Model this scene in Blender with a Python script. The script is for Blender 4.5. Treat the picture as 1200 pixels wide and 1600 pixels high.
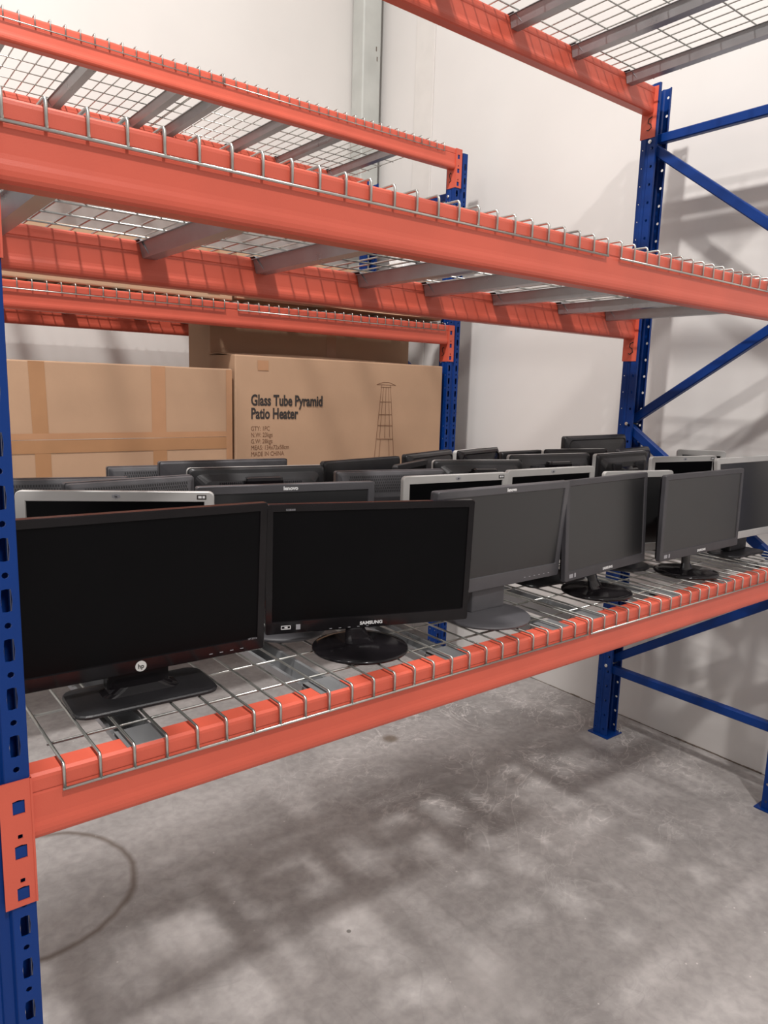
import bpy, bmesh, math, random
from mathutils import Vector, Matrix, Euler
random.seed(7)
PI = math.pi
SC = bpy.context.scene
COL = SC.collection
for o in list(bpy.data.objects):
    bpy.data.objects.remove(o)

# ------------------------------------------------------------------ camera
yaw, pitch, roll = -0.6677, -0.1665, 0.0296
cy_, sy_ = math.cos(yaw), math.sin(yaw); cp_, sp_ = math.cos(pitch), math.sin(pitch)
fwd = Vector((-sy_*cp_, cy_*cp_, sp_)); rt = Vector((cy_, sy_, 0)); up = rt.cross(fwd)
r2 = rt*math.cos(roll) + up*math.sin(roll); u2 = up*math.cos(roll) - rt*math.sin(roll)
cd = bpy.data.cameras.new('camera'); cam = bpy.data.objects.new('camera', cd); COL.objects.link(cam)
mw = Matrix((r2, u2, -fwd)).transposed().to_4x4(); mw.translation = Vector((-0.2203, -1.1308, 1.6689))
cam.matrix_world = mw
cd.sensor_fit = 'VERTICAL'; cd.sensor_height = 24.0; cd.lens = 1141.12/1600*24.0
cd.clip_start = 0.02
SC.camera = cam
# ------------------------------------------------------------------ world, lamps, exposure
w = bpy.data.worlds.new('world'); SC.world = w; w.use_nodes = True
w.node_tree.nodes['Background'].inputs[0].default_value = (1.0, 0.95, 0.93, 1)
w.node_tree.nodes['Background'].inputs[1].default_value = 0.80
SC.view_settings.view_transform = 'Standard'; SC.view_settings.look = 'None'
SC.view_settings.exposure = -0.35; SC.view_settings.gamma = 1.0; SC.view_settings.use_curve_mapping = False

def lamp(x, y, z, power, size=0.3, col=(1.0, 0.965, 0.935)):
    l = bpy.data.lights.new('bay_or_fill_lamp', 'AREA'); l.shape = 'DISK'; l.size = size; l.energy = power; l.color = col
    o = bpy.data.objects.new('bay_or_fill_lamp', l); o.location = (x, y, z); COL.objects.link(o)
    o['label'] = 'round high bay lamp or added fill lamp overhead'; o['category'] = 'lamp'; o['group'] = 'high bay lamps'
    return o
lamp(-0.1, 0.55, 5.9, 325)
lamp(-0.1, -2.95, 5.9, 265)
lamp(-4.2, 0.55, 5.9, 75, 1.2)  # extra unseen lamp, added as ambient fill
lamp(-0.1, -6.5, 5.9, 85, 1.2)  # second added fill lamp, far behind the camera

# ------------------------------------------------------------------ materials
def mat(name, col, rough=0.5, metal=0.0, spec=0.5, noise=0.0, nscale=20.0, bump=0.0, bscale=200.0, coat=0.0, rvar=0.0, coatr=0.1):
    m = bpy.data.materials.new(name); m.use_nodes = True
    nt = m.node_tree; b = nt.nodes['Principled BSDF']
    b.inputs['Base Color'].default_value = (*col, 1); b.inputs['Roughness'].default_value = rough
    b.inputs['Metallic'].default_value = metal; b.inputs['Specular IOR Level'].default_value = spec
    b.inputs['Coat Weight'].default_value = coat; b.inputs['Coat Roughness'].default_value = coatr
    tc = nt.nodes.new('ShaderNodeTexCoord')
    n = nt.nodes.new('ShaderNodeTexNoise'); n.inputs['Scale'].default_value = nscale; n.inputs['Detail'].default_value = 5
    nt.links.new(tc.outputs['Object'], n.inputs['Vector'])
    r = nt.nodes.new('ShaderNodeValToRGB')
    lo = [max(0, c*(1-noise)) for c in col]; hi = [min(1, c*(1+noise)) for c in col]
    r.color_ramp.elements[0].position = .3; r.color_ramp.elements[1].position = .7
    r.color_ramp.elements[0].color = (*lo, 1); r.color_ramp.elements[1].color = (*hi, 1)
    nt.links.new(n.outputs['Fac'], r.inputs['Fac']); nt.links.new(r.outputs['Color'], b.inputs['Base Color'])
    if rvar:
        mr = nt.nodes.new('ShaderNodeMapRange'); mr.inputs['To Min'].default_value = max(.02, rough-rvar); mr.inputs['To Max'].default_value = rough+rvar
        nt.links.new(n.outputs['Fac'], mr.inputs['Value']); nt.links.new(mr.outputs['Result'], b.inputs['Roughness'])
    if bump:
        n2 = nt.nodes.new('ShaderNodeTexNoise'); n2.inputs['Scale'].default_value = bscale; n2.inputs['Detail'].default_value = 3
        nt.links.new(tc.outputs['Object'], n2.inputs['Vector'])
        bp = nt.nodes.new('ShaderNodeBump'); bp.inputs['Strength'].default_value = bump; bp.inputs['Distance'].default_value = .002
        nt.links.new(n2.outputs['Fac'], bp.inputs['Height']); nt.links.new(bp.outputs['Normal'], b.inputs['Normal'])
    return m
M = dict(
 orange=mat('orange_powder_coat', (0.57, 0.095, 0.055), .42, noise=.06, nscale=6, bump=.08, bscale=500),
 blue=mat('blue_powder_coat', (0.001, 0.030, 0.175), .42, spec=.25, noise=.06, nscale=6, bump=.06, bscale=500),
 zinc=mat('zinc_wire', (0.50, 0.50, 0.47), .34, 1.0, noise=.1, nscale=40),
 galv=mat('galvanised_sheet', (0.34, 0.345, 0.355), .30, 0.6, noise=.08, nscale=12, bump=.12, bscale=25, rvar=.08),
 steel=mat('grey_painted_steel', (0.46, 0.47, 0.44), .5, noise=.1, nscale=5),
 bolt=mat('bolt_zinc', (0.75, 0.75, 0.72), .3, 1.0),
 wall=mat('white_wall_paint', (0.66, 0.635, 0.605), .75, noise=.025, nscale=2.2, bump=.25, bscale=9),
 wallr=mat('white_wall_panel', (0.66, 0.635, 0.61), .7, noise=.03, nscale=1.6, bump=.4, bscale=3),
 trim=mat('wall_strip_tone', (0.65, 0.622, 0.59), .6, noise=.04, nscale=8),
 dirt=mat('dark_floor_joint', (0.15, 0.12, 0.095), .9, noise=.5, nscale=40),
 gloss=mat('gloss_black_plastic', (0.007, 0.006, 0.007), .14, spec=.28, noise=.2, rvar=.05),
 black=mat('black_plastic', (0.012, 0.0115, 0.013), .38, noise=.15, bump=.15, bscale=700),
 dark=mat('dark_grey_plastic', (0.045, 0.043, 0.048), .5, noise=.1, bump=.2, bscale=700),
 grey=mat('charcoal_plastic', (0.07, 0.068, 0.074), .46, noise=.08, bump=.15, bscale=700),
 silver=mat('silver_plastic', (0.42, 0.41, 0.395), .38, noise=.04, bump=.05, bscale=700),
 screen=mat('matt_screen', (0.003, 0.003, 0.0035), .30, spec=.08, noise=.2, nscale=3),
 screen_lit=mat('matt_screen_lit', (0.016, 0.016, 0.017), .36, spec=.6, noise=.1, nscale=3),  # lighter copy of the screen, reflected room light put into its colour
 white=mat('white_print', (0.72, 0.72, 0.72), .5), greyp=mat('grey_print', (0.30, 0.30, 0.32), .5),
 ink=mat('black_ink', (0.028, 0.022, 0.020), .7), brown=mat('brown_ink', (0.17, 0.085, 0.045), .8), brown2=mat('faint_brown_ink', (0.27, 0.155, 0.09), .8),
 card=mat('corrugated_cardboard', (0.42, 0.265, 0.165), .8, noise=.07, nscale=3, bump=.15, bscale=60),
 cardd=mat('cardboard_inner', (0.40, 0.235, 0.13), .85, noise=.08, nscale=3),
 tape=mat('brown_packing_tape', (0.37, 0.195, 0.095), .35, noise=.06, nscale=8),
 tapef=mat('faint_packing_tape', (0.42, 0.225, 0.12), .35, noise=.06, nscale=8),
 film=mat('white_plastic_film', (0.75, 0.75, 0.74), .3, noise=.05),
 label=mat('white_sticker', (0.62, 0.62, 0.6), .5),
)

def floor_material():
    m = bpy.data.materials.new('concrete_floor'); m.use_nodes = True; nt = m.node_tree; N = nt.nodes; L = nt.links
    b = N['Principled BSDF']; tc = N.new('ShaderNodeTexCoord')
    def noise(scale, detail=6, dist=0.0, vec=None, rough=.55):
        n = N.new('ShaderNodeTexNoise'); n.inputs['Scale'].default_value = scale; n.inputs['Detail'].default_value = detail
        n.inputs['Distortion'].default_value = dist; n.inputs['Roughness'].default_value = rough
        L.new(vec or tc.outputs['Object'], n.inputs['Vector']); return n.outputs['Fac']
    def ramp(fac, pts):
        r = N.new('ShaderNodeValToRGB'); e = r.color_ramp.elements
        e[0].position, e[0].color = pts[0][0], (*pts[0][1], 1); e[1].position, e[1].color = pts[-1][0], (*pts[-1][1], 1)
        for p, c in pts[1:-1]:
            k = e.new(p); k.color = (*c, 1)
        L.new(fac, r.inputs['Fac']); return r.outputs['Color']
    def mix(f, a, c, mode='MIX'):
        x = N.new('ShaderNodeMix'); x.data_type = 'RGBA'; x.blend_type = mode
        if isinstance(f, float): x.inputs[0].default_value = f
        else: L.new(f, x.inputs[0])
        for s, i in ((a, 6), (c, 7)):
            if isinstance(s, tuple): x.inputs[i].default_value = (*s, 1)
            else: L.new(s, x.inputs[i])
        return x.outputs[2]
    def math_(op, a, c=0.0, clamp=False):
        x = N.new('ShaderNodeMath'); x.operation = op; x.use_clamp = clamp
        for s, i in ((a, 0), (c, 1)):
            if isinstance(s, (int, float)): x.inputs[i].default_value = s
            else: L.new(s, x.inputs[i])
        return x.outputs[0]
    def g(v): return (v, v*.935, v*.905)
    base = ramp(noise(1.7, 9, .6), [(.28, g(.27)), (.5, g(.35)), (.72, g(.43))])
    fine = ramp(noise(26, 8, .3), [(.35, (.86,)*3), (.65, (1.08,)*3)])
    col = mix(1.0, base, fine, 'MULTIPLY')
    # curved trowel and dust scuffs
    sep = N.new('ShaderNodeSeparateXYZ'); L.new(tc.outputs['Object'], sep.inputs[0])
    def blob(cx, cy, r, soft=.6):
        dx = math_('SUBTRACT', sep.outputs[0], cx); dy = math_('SUBTRACT', sep.outputs[1], cy)
        d = math_('SQRT', math_('ADD', math_('MULTIPLY', dx, dx), math_('MULTIPLY', dy, dy)))
        mr = N.new('ShaderNodeMapRange'); mr.inputs['From Min'].default_value = r; mr.inputs['From Max'].default_value = r*(1-soft)
        mr.interpolation_type = 'SMOOTHSTEP'; L.new(d, mr.inputs['Value']); return d, mr.outputs['Result']
    sc = noise(1.9, 3, 3.2)
    streak = ramp(sc, [(.47, (0,)*3), (.50, (1,)*3), (.515, (0,)*3)])
    sc2 = noise(4.2, 2, 6.0); streak2 = ramp(sc2, [(.55, (0,)*3), (.57, (1,)*3), (.60, (0,)*3)])
    st = mix(1.0, streak, streak2, 'ADD')
    _, area = blob(2.35, 1.15, 1.5, .8)
    nb = ramp(noise(3.0, 3), [(.38, (0,)*3), (.55, (1,)*3)])
    f = math_('MULTIPLY', math_('MULTIPLY', area, st), nb)
    col = mix(math_('MULTIPLY', f, .6), col, g(.66))
    f2 = math_('MULTIPLY', math_('MULTIPLY', streak2, ramp(noise(1.1, 2), [(.45, (0,)*3), (.7, (1,)*3)])), .12)
    col = mix(f2, col, g(.6))
    # white specks
    v = N.new('ShaderNodeTexVoronoi'); v.inputs['Scale'].default_value = 22; L.new(tc.outputs['Object'], v.inputs['Vector'])
    sp = ramp(v.outputs['Distance'], [(.045, (1,)*3), (.085, (0,)*3)])
    msk = ramp(noise(5, 4), [(.54, (0,)*3), (.6, (1,)*3)])
    col = mix(math_('MULTIPLY', math_('MULTIPLY', sp, msk), .6), col, g(.8))
    # dark hairline scratches
    wv = noise(1.3, 2, 1.5); hl = ramp(wv, [(.497, (0,)*3), (.5, (1,)*3), (.503, (0,)*3)])
    col = mix(math_('MULTIPLY', hl, .12), col, g(.11))
    # ring stain, wobbling in width
    d, _ = blob(.24, 1.26, .3)
    dn = math_('ADD', d, math_('MULTIPLY', math_('SUBTRACT', noise(4, 3), .5), .05))
    ring = ramp(dn, [(.300, (0,)*3), (.318, (1,)*3), (.336, (0,)*3)])
    col = mix(math_('MULTIPLY', ring, .75), col, (.095, .065, .045))
    # round rust spot and small drilled hole mark
    _, s1 = blob(1.879, 1.429, .055, .7); col = mix(math_('MULTIPLY', s1, .75), col, (.14, .10, .065))
    _, s2 = blob(.98, .506, .0085, .3); col = mix(math_('MULTIPLY', s2, .9), col, (.04, .035, .03))
    # pale soft-edged patches
    for (x, y, r, k) in [(1.05, .56, .16, .3), (1.2, .13, .2, .32), (2.0, .35, .3, .15), (.55, .75, .18, .2)]:
        _, s = blob(x, y, r, .9); col = mix(math_('MULTIPLY', s, k), col, g(.58))
    L.new(col, b.inputs['Base Color'])
    rr = N.new('ShaderNodeMapRange'); rr.inputs['To Min'].default_value = .38; rr.inputs['To Max'].default_value = .7
    L.new(noise(3.5, 5), rr.inputs['Value']); L.new(rr.outputs['Result'], b.inputs['Roughness'])
    bp = N.new('ShaderNodeBump'); bp.inputs['Strength'].default_value = .12; bp.inputs['Distance'].default_value = .003
    L.new(noise(30, 6), bp.inputs['Height']); L.new(bp.outputs['Normal'], b.inputs['Normal'])
    return m
M['floor'] = floor_material()

# ------------------------------------------------------------------ helpers
def obj(name, bm, m, parent=None, smooth=False, label=None):
    me = bpy.data.meshes.new(name); bm.normal_update(); bm.to_mesh(me); bm.free()
    if isinstance(m, str): m = M[m]
    me.materials.append(m)
    if smooth:
        for p in me.polygons: p.use_smooth = True
    o = bpy.data.objects.new(name, me); COL.objects.link(o)
    if parent: o.parent = parent
    if label: o['label'] = label
    return o
def thing(name, label, cat, loc=(0, 0, 0), rz=0.0, group=None):
    o = bpy.data.objects.new(name, None); COL.objects.link(o); o.empty_display_size = .05
    o.location = loc; o.rotation_euler = (0, 0, rz); o['label'] = label; o['category'] = cat
    if group: o['group'] = group
    return o
def tag(o, label, cat, group=None):
    o['label'] = label; o['category'] = cat
    if group: o['group'] = group
    return o
def struct(name, bm, m):
    o = obj(name, bm, m); o['kind'] = 'structure'; return o
def box(bm, x0, x1, y0, y1, z0, z1, bev=0.0, mx=None):
    r = bmesh.ops.create_cube(bm, size=1.0)
    vs = r['verts']
    for v in vs:
        v.co = Vector(((x0+x1)/2+v.co.x*(x1-x0), (y0+y1)/2+v.co.y*(y1-y0), (z0+z1)/2+v.co.z*(z1-z0)))
    if bev:
        es = list({e for v in vs for e in v.link_edges})
        rb = bmesh.ops.bevel(bm, geom=es, offset=bev, segments=2, affect='EDGES', profile=.6)
        vs = list({v for f in rb['faces'] for v in f.verts} | {v for v in vs if v.is_valid})
    if mx is not None:
        for v in vs: v.co = mx @ v.co
    return vs
def tube(bm, pts, r, n=6, caps=True):
    pts = [Vector(p) for p in pts]; rings = []
    prev = None
    for i, p in enumerate(pts):
        if i == 0: d = pts[1]-pts[0]
        elif i == len(pts)-1: d = pts[-1]-pts[-2]
        else: d = (pts[i]-pts[i-1]).normalized()+(pts[i+1]-pts[i]).normalized()
        d.normalize()
        if prev is None:
            a = Vector((0, 0, 1)) if abs(d.z) < .9 else Vector((1, 0, 0))
            e1 = d.cross(a).normalized()
        else: e1 = (prev-d*prev.dot(d)).normalized()
        prev = e1; e2 = d.cross(e1)
        rings.append([bm.verts.new(p+(e1*math.cos(2*PI*k/n)+e2*math.sin(2*PI*k/n))*r) for k in range(n)])
    for a, b in zip(rings, rings[1:]):
        for k in range(n): bm.faces.new((a[k], a[(k+1) % n], b[(k+1) % n], b[k]))
    if caps: bm.faces.new(rings[0][::-1]); bm.faces.new(rings[-1])
def prism(bm, prof, axis, a, b, mx=None):
    """closed 2D profile swept along an axis; prof are the two other coordinates in x<y<z order"""
    def P(u, v, t):
        if axis == 'x': c = Vector((t, u, v))
        elif axis == 'y': c = Vector((u, t, v))
        else: c = Vector((u, v, t))
        return mx @ c if mx is not None else c
    A = [bm.verts.new(P(u, v, a)) for u, v in prof]; B = [bm.verts.new(P(u, v, b)) for u, v in prof]
    n = len(prof)
    for k in range(n): bm.faces.new((A[k], A[(k+1) % n], B[(k+1) % n], B[k]))
    bm.faces.new(A[::-1]); bm.faces.new(B)
    bmesh.ops.recalc_face_normals(bm, faces=bm.faces)
def rrect(w, h, r, cx=0, cy=0, n=4):
    out = []
    for (sx, sy, a0) in ((1, 1, 0), (-1, 1, PI/2), (-1, -1, PI), (1, -1, 3*PI/2)):
        for k in range(n+1):
            a = a0+PI/2*k/n
            out.append((cx+sx*(w/2-r)+r*math.cos(a), cy+sy*(h/2-r)+r*math.sin(a)))
    return out
def loft(bm, loops, cap0=True, cap1=True):
    R = [[bm.verts.new(Vector(p)) for p in l] for l in loops]; n = len(R[0])
    for a, b in zip(R, R[1:]):
        for k in range(n): bm.faces.new((a[k], a[(k+1) % n], b[(k+1) % n], b[k]))
    if cap0: bm.faces.new(R[0][::-1])
    if cap1: bm.faces.new(R[-1])
    return R
def xf(bm, mx):
    for v in bm.verts: v.co = mx @ v.co
def text_mesh(s, size, m, parent, name, mx, bold=0.0, sx=1.0, align='LEFT', ext=.0004):
    c = bpy.data.curves.new(name, 'FONT'); c.body = s; c.size = size; c.extrude = ext; c.offset = bold; c.align_x = align
    c.resolution_u = 3
    t = bpy.data.objects.new(name+'_tmp', c); COL.objects.link(t)
    dg = bpy.context.evaluated_depsgraph_get(); dg.update()
    me = bpy.data.meshes.new_from_object(t.evaluated_get(dg)); me.name = name
    bpy.data.objects.remove(t); bpy.data.curves.remove(c)
    mm = mx @ Matrix.Diagonal((sx, 1, 1, 1))
    me.transform(mm); me.materials.clear(); me.materials.append(M[m])
    o = bpy.data.objects.new(name, me); COL.objects.link(o)
    if parent: o.parent = parent
    return o
FRONT = Matrix(((1, 0, 0, 0), (0, 0, -1, 0), (0, 1, 0, 0), (0, 0, 0, 1)))   # text lying in x-z plane, facing -y

# ------------------------------------------------------------------ room
WX, YB_ = 3.055, 3.29
def plane(name, vs, m, kind=True):
    bm = bmesh.new(); f = bm.faces.new([bm.verts.new(v) for v in vs]); return struct(name, bm, m)
bm = bmesh.new(); box(bm, -9, WX+.1, -9, YB_+.1, -.1, 0); struct('floor', bm, 'floor')
bm = bmesh.new(); box(bm, WX, WX+.15, -9, YB_+.15, 0, 6.8); struct('wall_right', bm, 'wallr')
bm = bmesh.new(); box(bm, -9, WX, YB_, YB_+.15, 0, 6.8); struct('wall_back', bm, 'wall')
# thin raised strip, slightly darker, on the right wall, uneven dark joint along its foot
bm = bmesh.new(); box(bm, WX-.010, WX, 2.64, 2.82, 0, 6.8, .003); struct('wall_strip', bm, 'trim')
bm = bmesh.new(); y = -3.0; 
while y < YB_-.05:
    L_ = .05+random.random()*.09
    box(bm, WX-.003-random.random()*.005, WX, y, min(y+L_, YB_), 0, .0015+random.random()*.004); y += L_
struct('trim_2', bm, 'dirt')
# steel column standing in the corner (hollow section with rounded edges, scuffed)
bm = bmesh.new()
prism(bm, rrect(.15, .13, .012, WX-.115, YB_-.075), 'z', 0, 6.8)
o = struct('trim_3', bm, 'steel')
bm = bmesh.new()
for (dx, z, a) in ((.028, 4.0-.16, .3), (.02, 3.90, 1.1)):
    box(bm, WX-.105+dx, WX-.105+dx+.007, YB_-.1415, YB_-.1398, z, z+.028)
o2 = obj('paint_chip', bm, 'dirt', o)

# ------------------------------------------------------------------ rack geometry
W, D = 2.766, .905
Z1, Z2, Z3 = 1.073, 2.035, 2.988
YR = 2.097; BZ0, BZ2, BZ3 = 1.073, 2.048, 3.014
BH = .109
def hole_cell(bm, P, u0, u1, z0, z1, poly):
    """rectangular cell with a hole (8 hole points, counter clockwise from the right)"""
    uc, zc = (u0+u1)/2, (z0+z1)/2
    o8 = [(u1, zc), (u1, z1), (uc, z1), (u0, z1), (u0, zc), (u0, z0), (uc, z0), (u1, z0)]
    O = [bm.verts.new(P(u, z)) for u, z in o8]; I = [bm.verts.new(P(uc+u, zc+z)) for u, z in poly]
    for k in range(8): bm.faces.new((O[k], O[(k+1) % 8], I[(k+1) % 8], I[k]))
circ = lambda r: [(r*math.cos(PI/4*k), r*math.sin(PI/4*k)) for k in range(8)]
slot = [(.0075, 0), (.0062, .012), (0, .0185), (-.0050, .0165), (-.0075, 0), (-.0050, -.0165), (0, -.0185), (.0062, -.012)]
slot = [(.0078, 0), (.0062, .0165), (0, .0175), (-.0062, .0165), (-.0078, 0), (-.0062, -.0165), (0, -.0175), (.0062, -.0165)]
def upright(parent, x, y, h, facing, holes=True):
    """open profile; web at the outer side. facing=-1: web faces -y (front post), +1: web faces +y (rear post)."""
    s = -facing   # direction from the web into the frame
    bm = bmesh.new(); PT = .075; n = int(h/PT)
    def strip(a, b, kind):
        (ua, va), (ub, vb) = a, b; L_ = math.hypot(ub-ua, vb-va)
        def P(u, z):
            t = u/L_; return Vector((x+ua+(ub-ua)*t, y+s*(va+(vb-va)*t), z))
        if kind is None or not holes:
            bm.faces.new([bm.verts.new(P(u, z)) for u, z in ((0, 0), (L_, 0), (L_, h), (0, h))]); return
        sh = .02125 if kind == 'slot' else 0.0
        if sh: bm.faces.new([bm.verts.new(P(u, z)) for u, z in ((0, 0), (L_, 0), (L_, sh), (0, sh))])
        nk = int((h-sh)/PT+1e-6)
        for k in range(nk):
            z0 = k*PT+sh
            if kind == 'slot':
                hole_cell(bm, P, 0, L_, z0, z0+.0375, circ(.0048)); hole_cell(bm, P, 0, L_, z0+.0375, z0+PT, slot)
            elif kind == 'c1': hole_cell(bm, P, 0, L_, z0, z0+PT, circ(.0036))
            elif kind == 'c2': hole_cell(bm, P, 0, L_, z0, z0+PT, circ(.0062))
        zt = nk*PT+sh
        if zt < h-1e-4:
            bm.faces.new([bm.verts.new(P(u, z)) for u, z in ((0, zt), (L_, zt), (L_, h), (0, h))])
    path = [(-.034, .072), (-.045, .072), (-.045, .042), (-.041, .036), (-.041, .030), (-.045, .024), (-.045, 0), (-.012, 0), (-.008, .007), (.008, .007), (.012, 0), (.045, 0), (.045, .024), (.041, .030), (.041, .036), (.045, .042), (.045, .072), (.034, .072)]
    kinds = [None, 'c2', None, None, None, 'c1', 'slot', None, None, None, 'slot', 'c1', None, None, None, 'c2', None]
    for a, b, k in zip(path, path[1:], kinds): strip(a, b, k)
    bmesh.ops.remove_doubles(bm, verts=bm.verts, dist=1e-5)
    bmesh.ops.recalc_face_normals(bm, faces=bm.faces)
    o = obj('upright', bm, 'blue', parent)
    md = o.modifiers.new('thickness', 'SOLIDIFY'); md.thickness = .0022; md.offset = 0
    return o
def footplate(parent, x, y, s):
    bm = bmesh.new(); box(bm, x-.062, x+.062, min(y-s*.02, y+s*.095), max(y-s*.02, y+s*.095), 0, .006, .0015)
    o = obj('foot_plate', bm, 'blue', parent)
    for yy in (y-s*.008, y+s*.083):
        bm = bmesh.new(); tube(bm, [(x+.052, yy, .006), (x+.052, yy, .013)], .007, 6); tube(bm, [(x+.052, yy, .0125), (x+.052, yy, .022)], .0035, 6)
        obj('anchor_bolt', bm, 'bolt', o)
def brace(parent, x, ya, za, yb, zb, wd=.040, dp=.028):
    """open C section between two points in the frame plane"""
    a = Vector((x, ya, za)); b = Vector((x, yb, zb)); d = (b-a); L_ = d.length; d.normalize()
    nx = Vector((1, 0, 0)); nn = d.cross(nx)
    mx = Matrix((nx, nn, d)).transposed().to_4x4(); mx.translation = a
    t = .0025; w2 = wd/2; e = dp/2
    prof = [(-e, -w2+.004), (-e+.004, -w2), (e, -w2), (e, -w2+.012), (e-t, -w2+.012), (e-t, -w2+t), (-e+t, -w2+t), (-e+t, w2-t), (e-t, w2-t), (e-t, w2-.012), (e, w2-.012), (e, w2), (-e+.004, w2), (-e, w2-.004)]
    bm = bmesh.new(); prism(bm, prof, 'z', 0, L_, mx)
    return obj('brace', bm, 'blue', parent)
def frame(label, x, y0, h=3.0, flip=False):
    """x = centre of the frame, y0 = outer front face"""
    t = thing('rack_frame', label, 'rack frame', (x, y0, 0), 0, 'blue pallet rack frames')
    upright(t, 0, 0, h, -1); upright(t, 0, D, h, +1)
    footplate(t, 0, 0, 1); footplate(t, 0, D, -1)
    ya, yb = .045, D-.045
    segs = [(ya, 2.785, yb, 2.785), (yb, 2.745, ya, 2.145), (ya, 2.105, yb, 1.565), (yb, 1.525, ya, .965), (ya, .925, yb, .390), (ya, .345, yb, .345)]
    if flip: segs = [(D-a, za, D-b, zb) for a, za, b, zb in segs]
    for i, (a, za, b, zb) in enumerate(segs):
        brace(t, -.014 if i % 2 else .012, a, za, b, zb)
    for (yy, zz) in ((yb-.002, 2.765), (ya, 2.765), (yb-.002, 1.545), (ya, 2.125), (ya, .945), (yb-.002, .367), (ya, .345)):
        if flip: yy = D-yy
        bm = bmesh.new(); tube(bm, [(-.046, yy, zz), (-.052, yy, zz)], .0085, 6); tube(bm, [(-.052, yy, zz), (-.057, yy, zz)], .0045, 8)
        tube(bm, [(-.046, yy, zz), (.046, yy, zz)], .004, 6)
        tube(bm, [(.046, yy, zz), (.051, yy, zz)], .0085, 6)
        obj('bolt', bm, 'bolt', t)
    return t
def beam(label, y, zt, side, x0=0.0, x1=W, mark=None):
    """side=-1 front beam (its outer face looks to -y), +1 rear beam."""
    t = thing('rack_beam', label, 'rack beam', (x0, y, zt), 0, 'orange pallet rack beams')
    L_ = x1-x0; s = -side
    pr = [(0.006, 0), (0.001, -.004), (0, -.009), (0, -.027), (.0020, -.0300), (.0010, -.034), (.0010, -.072), (.0004, -.079), (-.0010, -.086), (-.0014, -.093), (-.0004, -.100), (.002, -.105), (.007, -.109),
          (.043, -.109), (.048, -.105), (.0504, -.100), (.0514, -.093), (.0510, -.086), (.0496, -.079), (.0490, -.072), (.0490, -.034), (.0480, -.0300), (.050, -.027), (.050, -.009), (.049, -.004), (.044, 0)]
    bm = bmesh.new(); prism(bm, [(s*u, v) for u, v in pr], 'x', .003, L_-.003)
    obj('beam_body', bm, 'orange', t)
    for end in (0, 1):
        bm = bmesh.new(); e = 0 if end == 0 else L_; k = 1 if end == 0 else -1
        # leg lying on the web of the upright with hook windows, leg turned along the upright's flank
        H = .207
        def P(u, z): return Vector((e-k*u, -s*.0020, z))
        zz = 0.0; cols = [(.006, .030)]
        wn = [(.0085, 0), (.0085, .011), (0, .0125), (-.0085, .011), (-.0085, 0), (-.0085, -.011), (0, -.011), (.0085, -.011)]
        dot = [(.0035, 0), (.0035, .0035), (0, .004), (-.0035, .0035), (-.0035, 0), (-.0035, -.0035), (0, -.004), (.0035, -.0035)]
        def rect(u0, u1, z0, z1): bm.faces.new([bm.verts.new(P(u, z)) for u, z in ((u0, z0), (u1, z0), (u1, z1), (u0, z1))])
        rect(-.002, .006, -H, 0); rect(.028, .043, -H, 0)
        cuts = [(0, -.024, None), (-.024, -.062, wn), (-.062, -.084, None), (-.084, -.098, dot), (-.098, -.098001, None), (-.098, -.136, wn), (-.136, -.158, None), (-.158, -.171, dot), (-.171, -.171001, None), (-.171, -.203, wn), (-.203, -H, None)]
        cuts = [c for c in cuts if abs(c[0]-c[1]) > 1e-5]
        for (a, b_, kd) in cuts:
            if kd is None: rect(.006, .028, b_, a)
            else: hole_cell(bm, P, .006, .028, b_, a, kd)
        bmesh.ops.remove_doubles(bm, verts=bm.verts, dist=.0003)
        ex = bmesh.ops.extrude_face_region(bm, geom=list(bm.faces), use_keep_orig=True)
        for v in ex['geom']:
            if isinstance(v, bmesh.types.BMVert): v.co.y -= s*.0028
        bmesh.ops.recalc_face_normals(bm, faces=bm.faces)
        xs = sorted((e+k*.0001, e+k*.0030)); ys = sorted((-s*.0058, s*.067))
        box(bm, xs[0], xs[1], ys[0], ys[1], -H, 0)
        o = obj('end_connector', bm, 'orange', t)
        for hz in (-.043, -.117, -.187):
            bm = bmesh.new(); hx = sorted((e-k*.0086, e-k*.0254)); box(bm, hx[0], hx[1], min(-s*.0026, -s*.0012), max(-s*.0026, -s*.0012), hz-.0105, hz+.0085)
            obj('hook_tab', bm, 'blue', o, label='blue tab showing in the hook window')
        # blue showing in the hook windows: hooks painted as the post
        if mark and end == 1:
            bm = bmesh.new()
            pts = mark
            vv = [(e-k*(-.0015)-.0036-.0, s*(.035+pu)-s*.003, -.150+pz) for pu, pz in pts]
            tube(bm, [(e-.0040, s*(.040+pu)-s*.003, -.152+pz) for pu, pz in pts], .0022, 5)
            obj('marker_scrawl', bm, 'ink', o, label='black hand-drawn marker squiggle')
    return t
SQ5 = [(.010, .030), (-.006, .024), (-.008, .008), (.006, .0), (.010, -.014), (-.004, -.024), (-.012, -.020)]
SQ2 = [(-.008, .020), (.0, .028), (.007, .018), (.002, .0), (-.007, -.014), (.008, -.022)]

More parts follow.
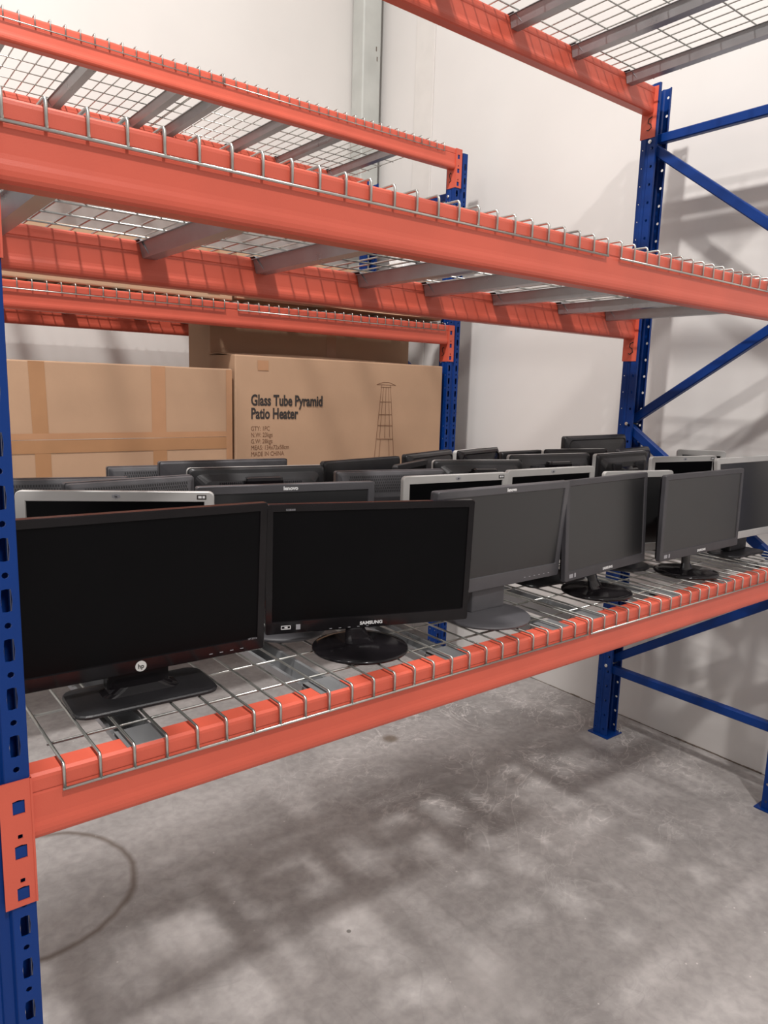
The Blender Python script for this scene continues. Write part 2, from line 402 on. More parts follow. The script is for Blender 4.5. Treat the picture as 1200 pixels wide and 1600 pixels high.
def deck(label, x0, y, zt, chans, depth=D, group='galvanised wire decks'):
    t = thing('wire_deck', label, 'wire deck', (x0, y, zt), 0, group)
    bm = bmesh.new(); R = .0027; n = 25; p = .055
    zc = 3*R+.0003; dz = .033
    for i in range(n):
        xx = i*p
        pts = [(xx, -.006, -dz), (xx, -.006, zc-.006), (xx, -.004, zc-.0015), (xx, .0, zc), (xx, depth, zc), (xx, depth+.004, zc-.0015), (xx, depth+.006, zc-.006), (xx, depth+.006, -dz)]
        tube(bm, pts, R, 6)
    for yy in (-.0065, depth+.0065): tube(bm, [(-.003, yy, -dz), ((n-1)*p+.003, yy, -dz)], R, 6)
    for k in range(7):
        yy = .085+k*(.735/6); tube(bm, [(-.003, yy, zc-2*R), ((n-1)*p+.003, yy, zc-2*R)], R*.95, 6)
    obj('wire_mesh', bm, 'zinc', t, smooth=True)
    for c in chans:
        bm = bmesh.new(); zt_ = -.0065
        # hanging flared channel between the beams
        a, b = .052, depth-.052
        prof = [(-.034, zt_), (-.026, zt_), (-.017, zt_-.036), (.017, zt_-.036), (.026, zt_), (.034, zt_), (.034, zt_-.0015), (.027, zt_-.0015), (.018, zt_-.0378), (-.018, zt_-.0378), (-.027, zt_-.0015), (-.034, zt_-.0015)]
        prism(bm, [(u+c, v) for u, v in prof], 'y', a, b)
        # flattened tongues lying on the beam tops
        for (y0, y1, k) in ((.006, a+.02, 1), (b-.02, depth-.006, -1)):
            box(bm, c-.034, c+.034, y0, y1, -.0002, .0010)
            ye = y1 if k == 1 else y0; yo = ye+(.03 if k == 1 else -.03)
            vs = [(c-.034, ye, .0005), (c+.034, ye, .0005), (c+.020, yo, zt_-.033), (c-.020, yo, zt_-.033)]
            bm.faces.new([bm.verts.new(v) for v in vs])
        obj('support_channel', bm, 'galv', t)
    return t

XF = -.045; XR = W+.045
frame('blue rack frame with slotted post at the left edge of the photo', XF, 0)
frame('blue rack frame nearest the right wall, its rear post beside the monitors', XR, 0)
frame('blue rack frame ending the rear rack, right of the cardboard cartons', XR, YR, flip=True)
frame('blue rack frame closing the rear rack at its far left end', XF, YR)
beam('orange front beam under the monitors, in front of the round stands', 0, Z1, -1)
beam('orange rear beam behind the monitor shelf', D, Z1, +1)
beam('large orange front beam of the empty middle shelf', 0, Z2, -1)
beam('orange rear beam of the empty middle shelf with wire shadows, marked at right', D, Z2, +1, mark=SQ5)
beam('orange front beam of the topmost shelf above the camera', 0, Z3, -1)
beam('orange rear beam of the topmost shelf at upper right', D, Z3, +1, mark=SQ5)
beam('orange front beam of the rear rack carrying the large cartons', YR, BZ0, -1)
beam('orange rear beam of the rear rack behind the large cartons', YR+D, BZ0, +1)
beam('orange front beam of the rear rack just above the printed patio heater carton', YR, BZ2, -1, mark=SQ2)
beam('orange rear beam of the rear rack seen dark above the left carton', YR+D, BZ2, +1)
beam('orange front beam topping the rear rack at upper left', YR, BZ3, -1, mark=SQ2)
beam('orange rear beam topping the rear rack, behind its wire mesh', YR+D, BZ3, +1)
CH = [.136, .516, .850, 1.222]
deck('left galvanised wire deck under the monitors', .049, 0, Z1, CH)
deck('right galvanised wire deck under the monitors', 1.386, 0, Z1, [.052, .43, .745, 1.115])
deck('left galvanised wire deck of the empty middle shelf', .010, 0, Z2, CH)
deck('right galvanised wire deck of the empty middle shelf', 1.385, 0, Z2, [.13, .47, .85, 1.17])
deck('left galvanised wire deck of the topmost shelf', .030, 0, Z3, CH)
deck('right galvanised wire deck of the topmost shelf at upper right', 1.372, 0, Z3, [.13, .50, .845, 1.20])
deck('left wire deck of the rear rack above the left carton', .022, YR, BZ2, CH)
deck('right wire deck of the rear rack above the printed carton', 1.411, YR, BZ2, [.10, .47, .85, 1.19])
deck('left wire deck topping the rear rack', .022, YR, BZ3, [.10, .47, .825, 1.215])
deck('right wire deck topping the rear rack', 1.350, YR, BZ3, [.07, .45, .77, 1.14])
deck('left wire deck under the plain carton of the rear rack', .022, YR, BZ0, CH)
deck('right wire deck under the printed carton of the rear rack', 1.390, YR, BZ0, CH)

# ------------------------------------------------------------------ cartons
def carton(label, x0, x1, y0, y1, z0, z1, seam=None, wob=.0012, mtl='card', name='cardboard_box'):
    t = thing(name, label, 'cardboard box', ((x0+x1)/2, y0, z0), 0, 'cardboard cartons on the rear rack')
    hx = (x1-x0)/2; dy = y1-y0; h = z1-z0
    bm = bmesh.new(); box(bm, -hx, hx, 0, dy, 0, h, .006)
    bmesh.ops.subdivide_edges(bm, edges=[e for e in bm.edges if e.calc_length() > .2], cuts=8, use_grid_fill=True)
    for v in bm.verts:
        v.co.y += wob*math.sin(v.co.x*5.3+v.co.z*4)*(1 if v.co.y < dy/2 else -1)
        v.co.z += .5*wob*math.sin(v.co.x*7+1)
    obj('carton_body', bm, mtl, t)
    return t
def strip(t, name, x0, x1, z0, z1, m='tape', y=-.0045, dx=0.0):
    bm = bmesh.new(); n = 12
    lo, hi = [], []
    vert = (z1-z0) > (x1-x0)
    F = []
    for k in range(n+1):
        f = k/n
        if vert:
            z = z0+(z1-z0)*f; a, b = (x0+dx*f, z), (x1+dx*f, z)
        else:
            x = x0+(x1-x0)*f; a, b = (x, z0), (x, z1)
        F.append((a, b))
    V = [(bm.verts.new((a[0], .0012*math.sin(a[0]*5.3+a[1]*4)+y+.003, a[1])), bm.verts.new((b[0], .0012*math.sin(b[0]*5.3+b[1]*4)+y+.003, b[1]))) for a, b in F]
    for p, q in zip(V, V[1:]): bm.faces.new((p[0], p[1], q[1], q[0]))
    o = obj(name, bm, m, t); md = o.modifiers.new('thickness', 'SOLIDIFY'); md.thickness = .0006; md.offset = 0
    return o
ZB = BZ0+.0135
t = carton('plain taped cardboard carton at left, below the rear rack beam', .048, 1.388, YR+.012, YR+.312, ZB, 1.743)
ox = (.048+1.388)/2
strip(t, 'packing_tape', .496-ox, .558-ox, 1.43-ZB, 1.74-ZB, 'tape', -.0042, -.006)
strip(t, 'packing_tape', .500-ox, .562-ox, 1.08-ZB, 1.37-ZB, 'tape', -.0042)
strip(t, 'packing_tape', .993-ox, 1.058-ox, 1.43-ZB, 1.74-ZB, 'tapef', -.0042)
strip(t, 'packing_tape', .996-ox, 1.060-ox, 1.08-ZB, 1.37-ZB, 'tape', -.0042)
strip(t, 'packing_tape', .05-ox, 1.386-ox, 1.366-ZB, 1.421-ZB, 'tape', -.0046)
strip(t, 'packing_tape', .05-ox, 1.386-ox, 1.4225-ZB, 1.448-ZB, 'tapef', -.0048)
strip(t, 'packing_tape', 1.355-ox, 1.386-ox, 1.09-ZB, 1.738-ZB, 'tapef', -.0050)
bm = bmesh.new(); box(bm, .05-ox, 1.386-ox, -.0016, -.0005, 1.4212-ZB, 1.4222-ZB); obj('flap_seam', bm, 'label', t, label='pale creased seam line')

X0, X1 = 1.402, 2.742; xc = (X0+X1)/2
t = carton('cardboard carton printed with a patio heater, right of the plain carton', X0, X1, YR+.012, YR+.320, ZB, 1.812, name='cardboard_box')
# loosely closed top flaps bulging up
bm = bmesh.new()
nn = 14; rows = []
for j in range(4):
    row = []
    for k in range(nn+1):
        f = k/nn; x = -.67+1.34*f
        zt = 1.806-ZB+[0, .016, .022, .018][j]*(.7+.6*math.sin(f*3.1))*(1.2-.5*f)
        row.append(bm.verts.new((x, .002+j*.1, zt)))
    rows.append(row)
for a, b in zip(rows, rows[1:]):
    for k in range(nn): bm.faces.new((a[k], a[k+1], b[k+1], b[k]))
o = obj('top_flap', bm, 'card', t); md = o.modifiers.new('thickness', 'SOLIDIFY'); md.thickness = .004
def tx(s, x, z, size, m='ink', bold=0.0, sx=.72):
    yy = .004*math.sin((x-xc)*5.3+(z-ZB)*4)-.0052
    text_mesh(s, size, m, t, 'printed_text', Matrix.Translation((x-xc, -.0017, z-ZB)) @ FRONT, bold, sx)
tx('Glass Tube Pyramid', 1.486, 1.573, .074, 'ink', .0022, .70)
tx('Patio Heater', 1.486, 1.508, .074, 'ink', .0022, .70)
for k, s in enumerate(('GTY: 1PC', 'N.W: 23kgs', 'G.W: 28kgs', 'MEAS: 134x72x58cm', 'MADE IN CHINA')):
    tx(s, 1.486, 1.449-k*.0315, .0315, 'brown', 0.0, .80)
# line drawing of the heater
bm = bmesh.new()
def ln(a, b, r=.0009):
    (xa, za), (xb, zb) = a, b
    tube(bm, [(xa-xc, -.0012, za-ZB), (xb-xc, -.0012, zb-ZB)], r, 4)
HX = 2.322
for a, b in (((HX-.065, 1.694), (HX+.068, 1.692)), ((HX-.065, 1.694), (HX-.02, 1.707)), ((HX-.02, 1.707), (HX+.02, 1.707)), ((HX+.02, 1.707), (HX+.068, 1.692)),
             ((HX-.03, 1.69), (HX-.036, 1.68)), ((HX+.03, 1.69), (HX+.036, 1.68)), ((HX-.036, 1.68), (HX+.036, 1.68)),
             ((HX-.032, 1.68), (HX-.088, 1.09)), ((HX+.032, 1.68), (HX+.088, 1.09)), ((HX-.018, 1.68), (HX-.036, 1.40)), ((HX+.018, 1.68), (HX+.036, 1.40)), ((HX, 1.68), (HX, 1.40)),
             ((HX-.059, 1.395), (HX+.059, 1.392)), ((HX-.052, 1.47), (HX+.052, 1.468)), ((HX-.046, 1.53), (HX+.046, 1.53)), ((HX-.04, 1.60), (HX+.04, 1.60)),
             ((HX-.03, 1.39), (HX-.05, 1.10)), ((HX+.03, 1.39), (HX+.05, 1.10)), ((HX-.088, 1.09), (HX+.088, 1.09))):
    ln(a, b, .0012)
obj('printed_heater_drawing', bm, 'brown', t)
strip(t, 'faded_sticker', 1.523-xc, 1.583-xc, 1.742-ZB, 1.790-ZB, 'tapef', -.0045)
t = carton('tall cardboard carton standing behind the printed patio heater carton', 1.432, 2.760, YR+.350, YR+.62, ZB, 1.995)
strip(t, 'packing_tape', .05, .115, .3, .90, 'tapef')
ZU = BZ2+.0130
t = carton('flat cardboard carton on the rear rack above the plain carton', .03, 1.40, YR+.03, YR+.50, ZU, 2.292)
strip(t, 'packing_tape', .56, .62, .02, .22, 'tapef')
t = carton('flat cardboard carton on the rear rack above the printed carton, end at blue post', 1.425, 2.735, YR+.03, YR+.20, ZU+.012, 2.285)
strip(t, 'packing_tape', -.30, -.235, .02, .20, 'tapef')
bm = bmesh.new()   # sagging bottom flap
V = []
for k in range(13):
    f = k/12; x = -.62+1.26*f
    V.append((bm.verts.new((x, -.004, .03)), bm.verts.new((x, -.022-.004*math.sin(f*3.14), .008+.006*math.cos(f*5))), bm.verts.new((x, .10, -.004))))
for p, q in zip(V, V[1:]):
    bm.faces.new((p[0], q[0], q[1], p[1])); bm.faces.new((p[1], q[1], q[2], p[2]))
o = obj('bottom_flap', bm, 'card', t); md = o.modifiers.new('thickness', 'SOLIDIFY'); md.thickness = .003
# bundle wrapped in film on top of that carton
t = thing('wrapped_bundle', 'white film wrapped bundle with black straps on the upper right carton', 'bundle', (2.58, YR+.115, 2.287))
bm = bmesh.new(); box(bm, -.13, .13, -.07, .07, 0, .125, .02)
bmesh.ops.subdivide_edges(bm, edges=list(bm.edges), cuts=2, use_grid_fill=True)
for v in bm.verts: v.co += Vector((random.uniform(-1, 1), random.uniform(-1, 1), random.uniform(0, 1)))*.004
obj('film_wrap', bm, 'film', t)
for a, xx in ((.25, -.05), (-.2, .07)):
    bm = bmesh.new(); box(bm, -.018, .018, -.078, .078, .001, .133, .006); xf(bm, Matrix.Translation((xx, 0, 0)) @ Matrix.Rotation(a, 4, 'Z')); obj('strap', bm, 'black', t)

# ------------------------------------------------------------------ monitors
ZD = Z1+.0112
BEZ = {  # bezel widths: side, top, bottom, corner radius, depth of the rim
 'hp': (.016, .016, .026, .004, .016), 'sam': (.015, .016, .028, .006, .014), 'len': (.017, .018, .036, .005, .020),
 'silver': (.020, .021, .026, .012, .014), 'perf': (.016, .017, .03, .005, .020), 'blk': (.016, .017, .026, .010, .016)}
def monitor(label, x, y, yaw, tilt, zb, wd, ht, kind, back='hump', base='round', bez='black', bm_base=None, base_off=(0, 0), brad=.108, rear='black', scr='screen', neckm=None, detail=True):
    """root at the base centre; x, y = bottom centre of the front face; yaw/tilt in degrees; zb height of the display's lower edge above the deck"""
    ya = math.radians(yaw); ti = math.radians(tilt)
    bx, by = x+base_off[0], y+base_off[1]
    t = thing('computer_monitor', label, 'monitor', (bx, by, ZD), ya, 'computer monitors on the wire shelf')
    inv = Matrix.Rotation(-ya, 4, 'Z')
    off = inv @ Vector((x-bx, y-by, 0))
    T = Matrix.Translation((off.x, off.y, zb)) @ Matrix.Rotation(-ti, 4, 'X')
    bs, bt, bb, cr, dp = BEZ[kind]
    # bezel: frame with recessed opening
    bm = bmesh.new(); n = 4
    def L3(pts, y): return [(u, y, z) for u, z in pts]
    out0 = rrect(wd-.003, ht-.003, max(cr-.0015, .001), 0, ht/2, n); out1 = rrect(wd, ht, cr, 0, ht/2, n)
    iw, ih = wd-2*bs, ht-bt-bb; zc = bb+ih/2
    in0 = rrect(iw, ih, .0012, 0, zc, n); in1 = rrect(iw-.003, ih-.003, .001, 0, zc, n)
    loft(bm, [L3(in1, .0032), L3(in0, 0), L3(out0, 0), L3(out1, .0018), L3(out1, dp)], cap0=False, cap1=False)
    bmesh.ops.recalc_face_normals(bm, faces=bm.faces); xf(bm, T)
    bz = obj('display_bezel', bm, bez, t)
    bm = bmesh.new(); box(bm, -iw/2+.0012, iw/2-.0012, .003, .006, zc-ih/2+.0012, zc+ih/2-.0012); xf(bm, T)
    obj('screen', bm, scr, t)
    # rear shell
    bm = bmesh.new()
    loops = [L3(rrect(wd-.001, ht-.001, cr, 0, ht/2, n), dp-.002), L3(rrect(wd-.004, ht-.004, cr, 0, ht/2, n), dp+.003)]
    if back == 'perf':
        loops += [L3(rrect(wd-.006, ht-.006, cr, 0, ht/2, n), dp+.010), L3(rrect(wd-.024, ht-.022, cr, 0, ht/2, n), dp+.013), L3(rrect(wd-.05, ht-.12, cr, 0, ht/2-.015, n), dp+.026)]
    elif back == 'flat':
        loops += [L3(rrect(wd-.010, ht-.010, cr, 0, ht/2, n), dp+.006), L3(rrect(wd-.12, ht-.12, cr, 0, ht/2-.01, n), dp+.012)]
    elif back == 'dome':
        loops += [L3(rrect(wd-.012, ht-.012, cr+.01, 0, ht/2, n), dp+.010), L3(rrect(wd-.03, ht-.028, cr+.015, 0, ht/2, n), dp+.016), L3(rrect(wd-.04, ht-.036, cr+.015, 0, ht/2, n), dp+.014), L3(rrect(wd-.09, ht-.07, cr+.02, 0, ht/2, n), dp+.022), L3(rrect(wd-.20, ht-.14, cr+.02, 0, ht/2, n), dp+.034)]
    else:
        loops += [L3(rrect(wd-.010, ht-.010, cr+.004, 0, ht/2, n), dp+.008), L3(rrect(wd-.036, ht-.034, cr+.006, 0, ht/2, n), dp+.010), L3(rrect(wd-.07, ht-.060, cr+.014, 0, ht/2-.004, n), dp+.026), L3(rrect(wd-.13, ht-.12, cr+.02, 0, ht/2-.004, n), dp+.034)]
    loft(bm, loops); bmesh.ops.recalc_face_normals(bm, faces=bm.faces); xf(bm, T)
    rs = obj('rear_shell', bm, rear, t, label='dark rear shell' if rear != bez else None)
    md = rs.modifiers.new('bevel', 'BEVEL'); md.width = .0015; md.segments = 2; md.limit_method = 'ANGLE'
    yb_ = dp+.030
    if back == 'perf':
        bm = bmesh.new(); P = T
        for r in range(6):
            for k in range(int((wd-.05)/.0062)):
                u = -wd/2+.024+k*.0060+(.0030 if r % 2 else 0); z = ht-.0165-r*.0082
                yy = dp+.013+.013*(ht-.011-z)/.064+.0004
                vs = [(u, yy+.0006, z-.0030), (u+.0030, yy+.0006, z-.0026), (u+.0030, yy-.0006, z+.0030), (u, yy-.0006, z+.0026)]
                ww = [bm.verts.new(T @ Vector(v)) for v in vs]; bm.faces.new(ww)
        g_ = obj('vent_grille', bm, 'black', rs, label='rows of small dark vent slots')
        md = g_.modifiers.new('t', 'SOLIDIFY'); md.thickness = .0008; md.offset = 0
    if back in ('hump', 'handle'):
        for sgn in (-1, 1):
            bm = bmesh.new()
            for k in range(11):
                u = sgn*(wd*.15+.0055*k); box(bm, u-.0012, u+.0012, dp+.018, dp+.0365, ht*.62, ht-.037)
            xf(bm, T); obj('speaker_slots', bm, 'dark', rs)
    if back == 'handle':
        bm = bmesh.new(); box(bm, -wd*.135, wd*.135, dp+.028, dp+.062, ht-.070, ht-.022, .010); box(bm, -wd*.10, wd*.10, dp+.028, dp+.05, ht*.25, ht-.060, .008)
        xf(bm, T); obj('stand_hinge_cover', bm, 'gloss', t)
    elif back == 'hump':
        bm = bmesh.new()
        loft(bm, [L3(rrect(wd*.36, ht*.42, .01, 0, ht*.62), dp+.030), L3(rrect(wd*.28, ht*.34, .01, 0, ht*.62), dp+.050), L3(rrect(wd*.20, ht*.24, .008, 0, ht*.60), dp+.060)])
        bmesh.ops.recalc_face_normals(bm, faces=bm.faces); xf(bm, T); obj('stand_mount', bm, 'gloss', t)
    elif back == 'dome':
        bm = bmesh.new(); box(bm, -wd*.10, wd*.10, dp+.028, dp+.058, ht*.3, ht-.075, .008); xf(bm, T); obj('stand_mount', bm, 'black', t)
    # stand neck: from the base up the rear
    nm = neckm or rear
    bm = bmesh.new(); c = off
    hz = zb+ht*.42
    if base == 'round' and kind == 'sam':
        prof = [(.030, .012), (.026, .020), (.020, .035), (.019, zb+.02)]
        loops = []
        for k, (r, z) in enumerate(prof):
            loops.append([(r*1.15*math.cos(a)+off.x*.0, r*.50*math.sin(a)+(off.y+dp+.014)*((z-.012)/(zb+.008))**.6, z) for a in [2*PI*q/20 for q in range(20)]])
        loft(bm, loops)
        box(bm, off.x-.03, off.x+.03, off.y+dp, off.y+dp+.03, zb, zb+.10, .005)
    else:
        wn = .062 if kind != 'hp' else .058
        box(bm, -wn+off.x*.5, wn+off.x*.5, off.y*.5+.012, off.y*.5+.050, .010, zb+.02, .006)
        box(bm, off.x-.045, off.x+.045, off.y+dp+.012, off.y+dp+.048, zb-.01, hz, .006)
        if kind == 'hp':
            loft(bm, [[(q[0]+.0, q[1]+.012, z) for q in rrect(.15-.03*k, .062-.006*k, .018)] for k, z in enumerate((.008, .014, .024))])
    bmesh.ops.recalc_face_normals(bm, faces=bm.faces)
    obj('stand_neck', bm, nm, t, smooth=False)
    # base
    bm = bmesh.new(); bmat = bm_base or rear
    if base == 'round':
        loops = []
        for r, z in ((brad-.004, 0), (brad, .002), (brad, .006), (brad-.003, .0085), (brad*.8, .0105), (brad*.4, .0125), (.036, .014)):
            loops.append([(r*math.cos(a), r*math.sin(a)*.98, z) for a in [2*PI*q/48 for q in range(48)]])
        loft(bm, loops); sm = True
    elif base == 'rect':
        loops = []
        for d_, z in ((.003, 0), (0, .002), (0, .006), (.002, .0085), (.012, .0095)):
            loops.append([(u, v, z) for u, v in rrect(brad*2.5-d_*2, brad*1.28-d_*2, .026)])
        loft(bm, loops); sm = False
    bmesh.ops.recalc_face_normals(bm, faces=bm.faces)
    o = obj('stand_base', bm, bmat, t, smooth=sm)
    t['_k'] = 0; del t['_k']
    return t, T, bz, (wd, ht, bs, bt, bb)
def on_bezel(T, u, z): return T @ Matrix.Translation((u, -.0006, z)) @ FRONT
def text_on(T, parent, s, u, z, size, m='white', bold=.0003, sx=1.0, align='CENTER', name='logo'):
    return text_mesh(s, size, m, parent, name, on_bezel(T, u, z), bold, sx, align, .0003)
def disc_on(T, parent, u, z, r, m, name='logo_disc'):
    bm = bmesh.new(); tube(bm, [(u, .0005, z), (u, -.0009, z)], r, 24); xf(bm, T); return obj(name, bm, m, parent)
def rects_on(T, parent, rs, m, name, d=.0006):
    bm = bmesh.new()
    for (u0, u1, z0, z1) in rs: box(bm, u0, u1, -d, .0003, z0, z1)
    xf(bm, T); return obj(name, bm, m, parent)

# --- front row
t, T, bz, q = monitor('largest black monitor at far left with a rectangular stand plate', .237, .177, -3.1, -3.3, .0436, .510, .311, 'hp', 'hump', 'rect', 'gloss', bm_base='black', base_off=(0, .0), brad=.106, rear='black', neckm='gloss')
disc_on(T, bz, 0, .0125, .0105, 'label')
lg = text_on(T, bz, 'hp', 0, .0085, .013, 'ink', .0002, .9)
lg.data.transform(T @ Matrix.Translation((0, -.0006, 0)) @ T.inverted())
rects_on(T, bz, [(.135+k*.022, .142+k*.022, .009, .0104) for k in range(4)], 'greyp', 'button_marks')
text_on(T, bz, 'HP 2011x', .228, .033-.008, .0055, 'greyp', 0, .9)
t, T, bz, q = monitor('glossy black monitor on a round glossy stand, second from left in front', .775, .168, -19, -2.5, .0366, .495, .297, 'sam', 'hump', 'round', 'gloss', bm_base='gloss', base_off=(-.045, -.02), brad=.110, rear='gloss')
text_on(T, bz, 'SAMSUNG', 0, .0085, .0105, 'white', .0004, 1.15)
rects_on(T, bz, [(-.212, -.190, .011, .0125), (-.212, -.190, .0185, .020), (-.212, -.2105, .011, .020), (-.1915, -.190, .011, .020), (-.204, -.197, .014, .017)], 'white', 'energy_mark')
rects_on(T, bz, [(-.178, -.168, .009, .021)], 'greyp', 'blue_sticker')
rects_on(T, bz, [(-.10+k*.022, -.094+k*.022, .004, .0052) for k in range(5)], 'greyp', 'button_marks')
text_on(T, bz, 'S22B300', -.205, .283, .006, 'greyp', 0, 1.0, 'LEFT')
t, T, bz, q = monitor('charcoal monitor on a round charcoal stand, third from left in front', 1.193, .160, .2, -4.2, .0736, .497, .274, 'len', 'perf', 'round', 'grey', bm_base='grey', base_off=(-.045, .0), brad=.120, rear='grey', scr='screen_lit')
text_on(T, bz, 'lenovo', .01, .274-.0135, .0125, 'white', .0005, 1.05)
rects_on(T, bz, [(.10+k*.02, .106+k*.02, .012, .0135) for k in range(6)], 'greyp', 'button_marks')
t, T, bz, q = monitor('monitor coloured grey as if lit, on a round glossy stand, fourth in the front row, beside charcoal one', 1.665, .150, 4.3, 3.0, .0566, .452, .291, 'sam', 'hump', 'round', 'dark', bm_base='gloss', base_off=(-.055, -.005), brad=.106, rear='gloss', scr='screen_lit')  # greyer bezel and screen colours stand in for light falling on them
text_on(T, bz, 'SAMSUNG', 0, .0085, .0105, 'white', .0004, 1.15)
rects_on(T, bz, [(-.205, -.187, .009, .020), (-.180, -.172, .009, .021)], 'greyp', 'energy_mark')
t, T, bz, q = monitor('monitor coloured grey as if lit, on a round glossy stand, fifth and rightmost round stand', 2.138, .111, .5, .8, .0656, .511, .279, 'sam', 'hump', 'round', 'dark', bm_base='gloss', base_off=(-.05, .02), brad=.106, rear='gloss', scr='screen_lit')  # bezel and screen again coloured as lit
text_on(T, bz, 'SAMSUNG', 0, .0085, .0105, 'white', .0004, 1.15)
rects_on(T, bz, [(-.232, -.214, .009, .020), (-.206, -.198, .009, .021)], 'greyp', 'energy_mark')
t, T, bz, q = monitor('silver framed monitor cut off by the right edge of the photo', 2.585, .168, -1.0, 5.6, .0656, .450, .309, 'silver', 'hump', 'rect', 'silver', bm_base='black', base_off=(-.02, .03), brad=.095, rear='black', scr='screen_lit')

# --- second row and backs: placed by the two ends of the top edge (A = left end, B = right end seen from the front)
def by_top(label, A, B, ztop, ht, facing, kind, back, base='rect', tilt=0.0, full=None, anchor='A', base_off=(0, 0), **kw):
    """facing 'f' looks to the viewer, 'b' shows its back. full = real width, measured from the anchor end."""
    A = Vector(A); B = Vector(B); d = (B-A).normalized()
    wd = full or (B-A).length
    if anchor == 'A': B = A+d*wd
    else: A = B-d*wd
    mid = (A+B)/2; ang = math.degrees(math.atan2(d.y, d.x))
    if facing == 'b': ang += 180
    # vertical position
    zb = ztop-ZD-ht*math.cos(math.radians(tilt))
    a = math.radians(ang); nrm = Vector((-math.sin(a), math.cos(a)))
    p = mid-nrm*ht*math.sin(math.radians(tilt))
    if facing == 'b': p = p - nrm*.02
    bo = (base_off[0]+nrm.x*.02, base_off[1]+nrm.y*.02)
    return monitor(label, p.x, p.y, ang, tilt, zb, wd, ht, kind, back, base, base_off=bo, **kw)
def silver_logo(T, bz, q, lab=True):
    wd, ht = q[0], q[1]
    disc_on(T, bz, 0, ht-.0105, .0052, 'greyp'); rects_on(T, bz, [(-.0085, .0085, ht-.0135, ht-.0075)], 'greyp', 'logo_bar')
    lg = text_on(T, bz, 'hp', 0, ht-.0125, .006, 'ink', 0, .9)
    lg.data.transform(T @ Matrix.Translation((0, -.0008, 0)) @ T.inverted())
    if lab:
        rects_on(T, bz, [(wd/2-.036, wd/2-.016, ht-.0165, ht-.0065)], 'ink', 'model_sticker')
        rects_on(T, bz, [(wd/2-.033, wd/2-.026, ht-.0140, ht-.0090), (wd/2-.024, wd/2-.019, ht-.0140, ht-.0090)], 'white', 'sticker_marks', .0009)
r = by_top('silver framed monitor with a black screen behind the far left black one', (.105, .53), (.46, .33), 1.438, .300, 'f', 'silver', 'hump', bez='silver', rear='black', brad=.09)
silver_logo(r[1], r[2], r[3])
r = by_top('charcoal monitor with pale maker name, between silver framed and glossy black ones', (.445, .385), (.872, .294), 1.443, .275, 'f', 'len', 'perf', 'round', bez='grey', bm_base='grey', rear='grey', scr='screen_lit', base_off=(-.01, -.005), brad=.100)
text_on(r[1], r[2], 'lenovo', .0, .275-.0135, .0125, 'white', .0005, 1.05)
r = by_top('silver framed monitor behind the front charcoal one, left of its silver twin', (1.019, .36), (1.38, .316), 1.44, .300, 'f', 'silver', 'hump', bez='silver', rear='black', brad=.09, base_off=(0, .02))
silver_logo(r[1], r[2], r[3])
r = by_top('silver framed monitor behind the front charcoal one, right of its silver twin', (1.419, .354), (1.81, .328), 1.44, .300, 'f', 'silver', 'hump', bez='silver', rear='black', brad=.10, base_off=(-.02, -.035))
silver_logo(r[1], r[2], r[3], False)
r = by_top('small silver topped monitor seen in the gap between the two rightmost round stands', (1.852, .318), (2.137, .237), 1.42, .28, 'f', 'silver', 'hump', 'round', bez='silver', rear='black', scr='screen_lit', brad=.100, base_off=(-.02, .02))
r = by_top('silver framed monitor with black screen behind the rightmost round stand', (2.24, .39), (2.585, .32), 1.45, .305, 'f', 'silver', 'hump', bez='silver', rear='black', brad=.085)
silver_logo(r[1], r[2], r[3])
r = by_top('pale silver monitor corner peeking behind the rightmost silver framed ones', (2.54, .57), (2.722, .354), 1.46, .30, 'f', 'silver', 'flat', bez='silver', rear='silver', brad=.06, full=.19, anchor='B')
# backs
by_top('glossy black monitor seen from behind with a bulging stand cover, behind the charcoal one', (.55, .68), (.93, .61), 1.45, .300, 'b', 'blk', 'handle', bez='silver', rear='black', brad=0.050)
by_top('charcoal monitor with perforated back beside the bulging black back', (.955, .587), (1.30, .508), 1.433, .270, 'b', 'perf', 'perf', 'round', bez='grey', rear='grey', brad=0.050)
by_top('charcoal monitor with perforated back nearest the left post', (.143, .745), (.392, .673), 1.436, .270, 'b', 'perf', 'perf', 'round', bez='grey', rear='grey', full=.42, anchor='B', brad=0.050)
by_top('charcoal monitor with perforated back, angled, behind the left silver frame', (.22, .59), (.52, .618), 1.44, .270, 'b', 'perf', 'perf', 'round', bez='grey', rear='grey', brad=0.050, full=.32)
by_top('charcoal monitor with perforated back, furthest back at left before the carton', (.392, .838), (.520, .818), 1.4445, .275, 'b', 'perf', 'perf', 'round', bez='grey', rear='grey', full=.40, brad=0.045)
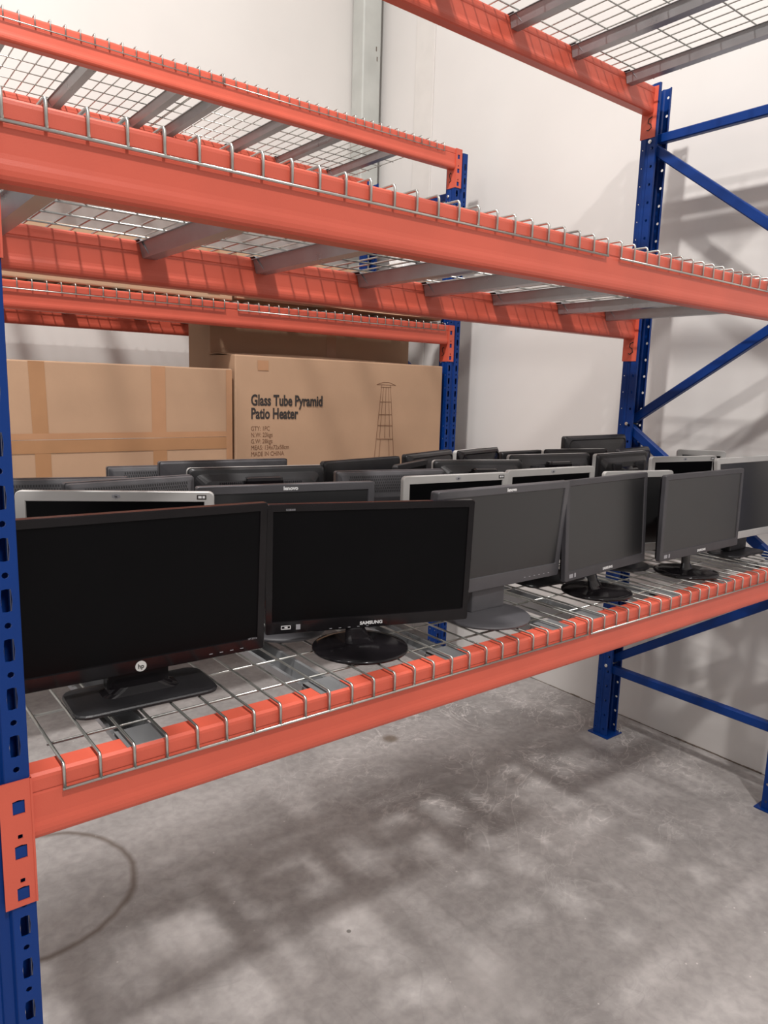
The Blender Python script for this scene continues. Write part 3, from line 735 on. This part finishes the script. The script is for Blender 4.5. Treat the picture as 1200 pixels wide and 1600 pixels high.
by_top('flat dark grey monitor back in front of the carton tape', (.500, .748), (.864, .705), 1.4625, .29, 'b', 'perf', 'flat', 'round', bez='grey', rear='dark', brad=0.050)
by_top('flat black monitor back in front of the printed carton lettering', (1.005, .725), (1.36, .79), 1.446, .285, 'b', 'blk', 'flat', 'round', bez='black', rear='black', brad=0.050)
by_top('curved black monitor back, tilted up at right, before the heater drawing', (1.385, .79), (1.71, .905), 1.45, .295, 'b', 'blk', 'dome', 'rect', bez='black', rear='black', brad=0.050)
by_top('curved black monitor back right of the rear blue post', (1.578, .74), (1.872, .818), 1.462, .29, 'b', 'blk', 'dome', 'rect', bez='silver', rear='gloss', brad=0.050)
by_top('low black monitor back behind the silver edged ones', (1.90, .825), (2.16, .84), 1.441, .28, 'b', 'blk', 'flat', 'rect', bez='black', rear='black', brad=0.050)
by_top('black monitor with silver lower edge, wedge shaped behind the perforated one', (1.192, .60), (1.409, .708), 1.44, .28, 'f', 'blk', 'flat', 'rect', bez='black', rear='black', brad=0.050, full=.25, anchor='A')
by_top('silver edged black monitor back with hinge cover, left of its like', (1.34, .60), (1.64, .49), 1.45, .295, 'b', 'blk', 'handle', bez='silver', rear='black', brad=0.050)
by_top('silver edged black monitor back with hinge cover, right of its like', (1.735, .635), (2.125, .58), 1.451, .300, 'b', 'blk', 'handle', bez='silver', rear='black', brad=0.050)
by_top('black monitor back rising behind the silver edged one', (2.00, .70), (2.31, .63), 1.459, .29, 'b', 'blk', 'flat', 'rect', bez='silver', rear='gloss', brad=0.050)
by_top('tallest black monitor back standing next to the rear right blue post', (2.18, .745), (2.655, .785), 1.502, .34, 'b', 'blk', 'dome', 'rect', bez='black', rear='black', brad=0.050)
by_top('black monitor back with a pyramid shaped stand mount, silver left edge', (2.12, .545), (2.50, .575), 1.45, .300, 'b', 'blk', 'hump', bez='silver', rear='black', brad=0.050)
by_top('black monitor back between the pyramid mount and the blue brace', (2.50, .655), (2.715, .70), 1.453, .29, 'b', 'blk', 'dome', 'rect', bez='black', rear='black', brad=0.050, full=.33, anchor='B')
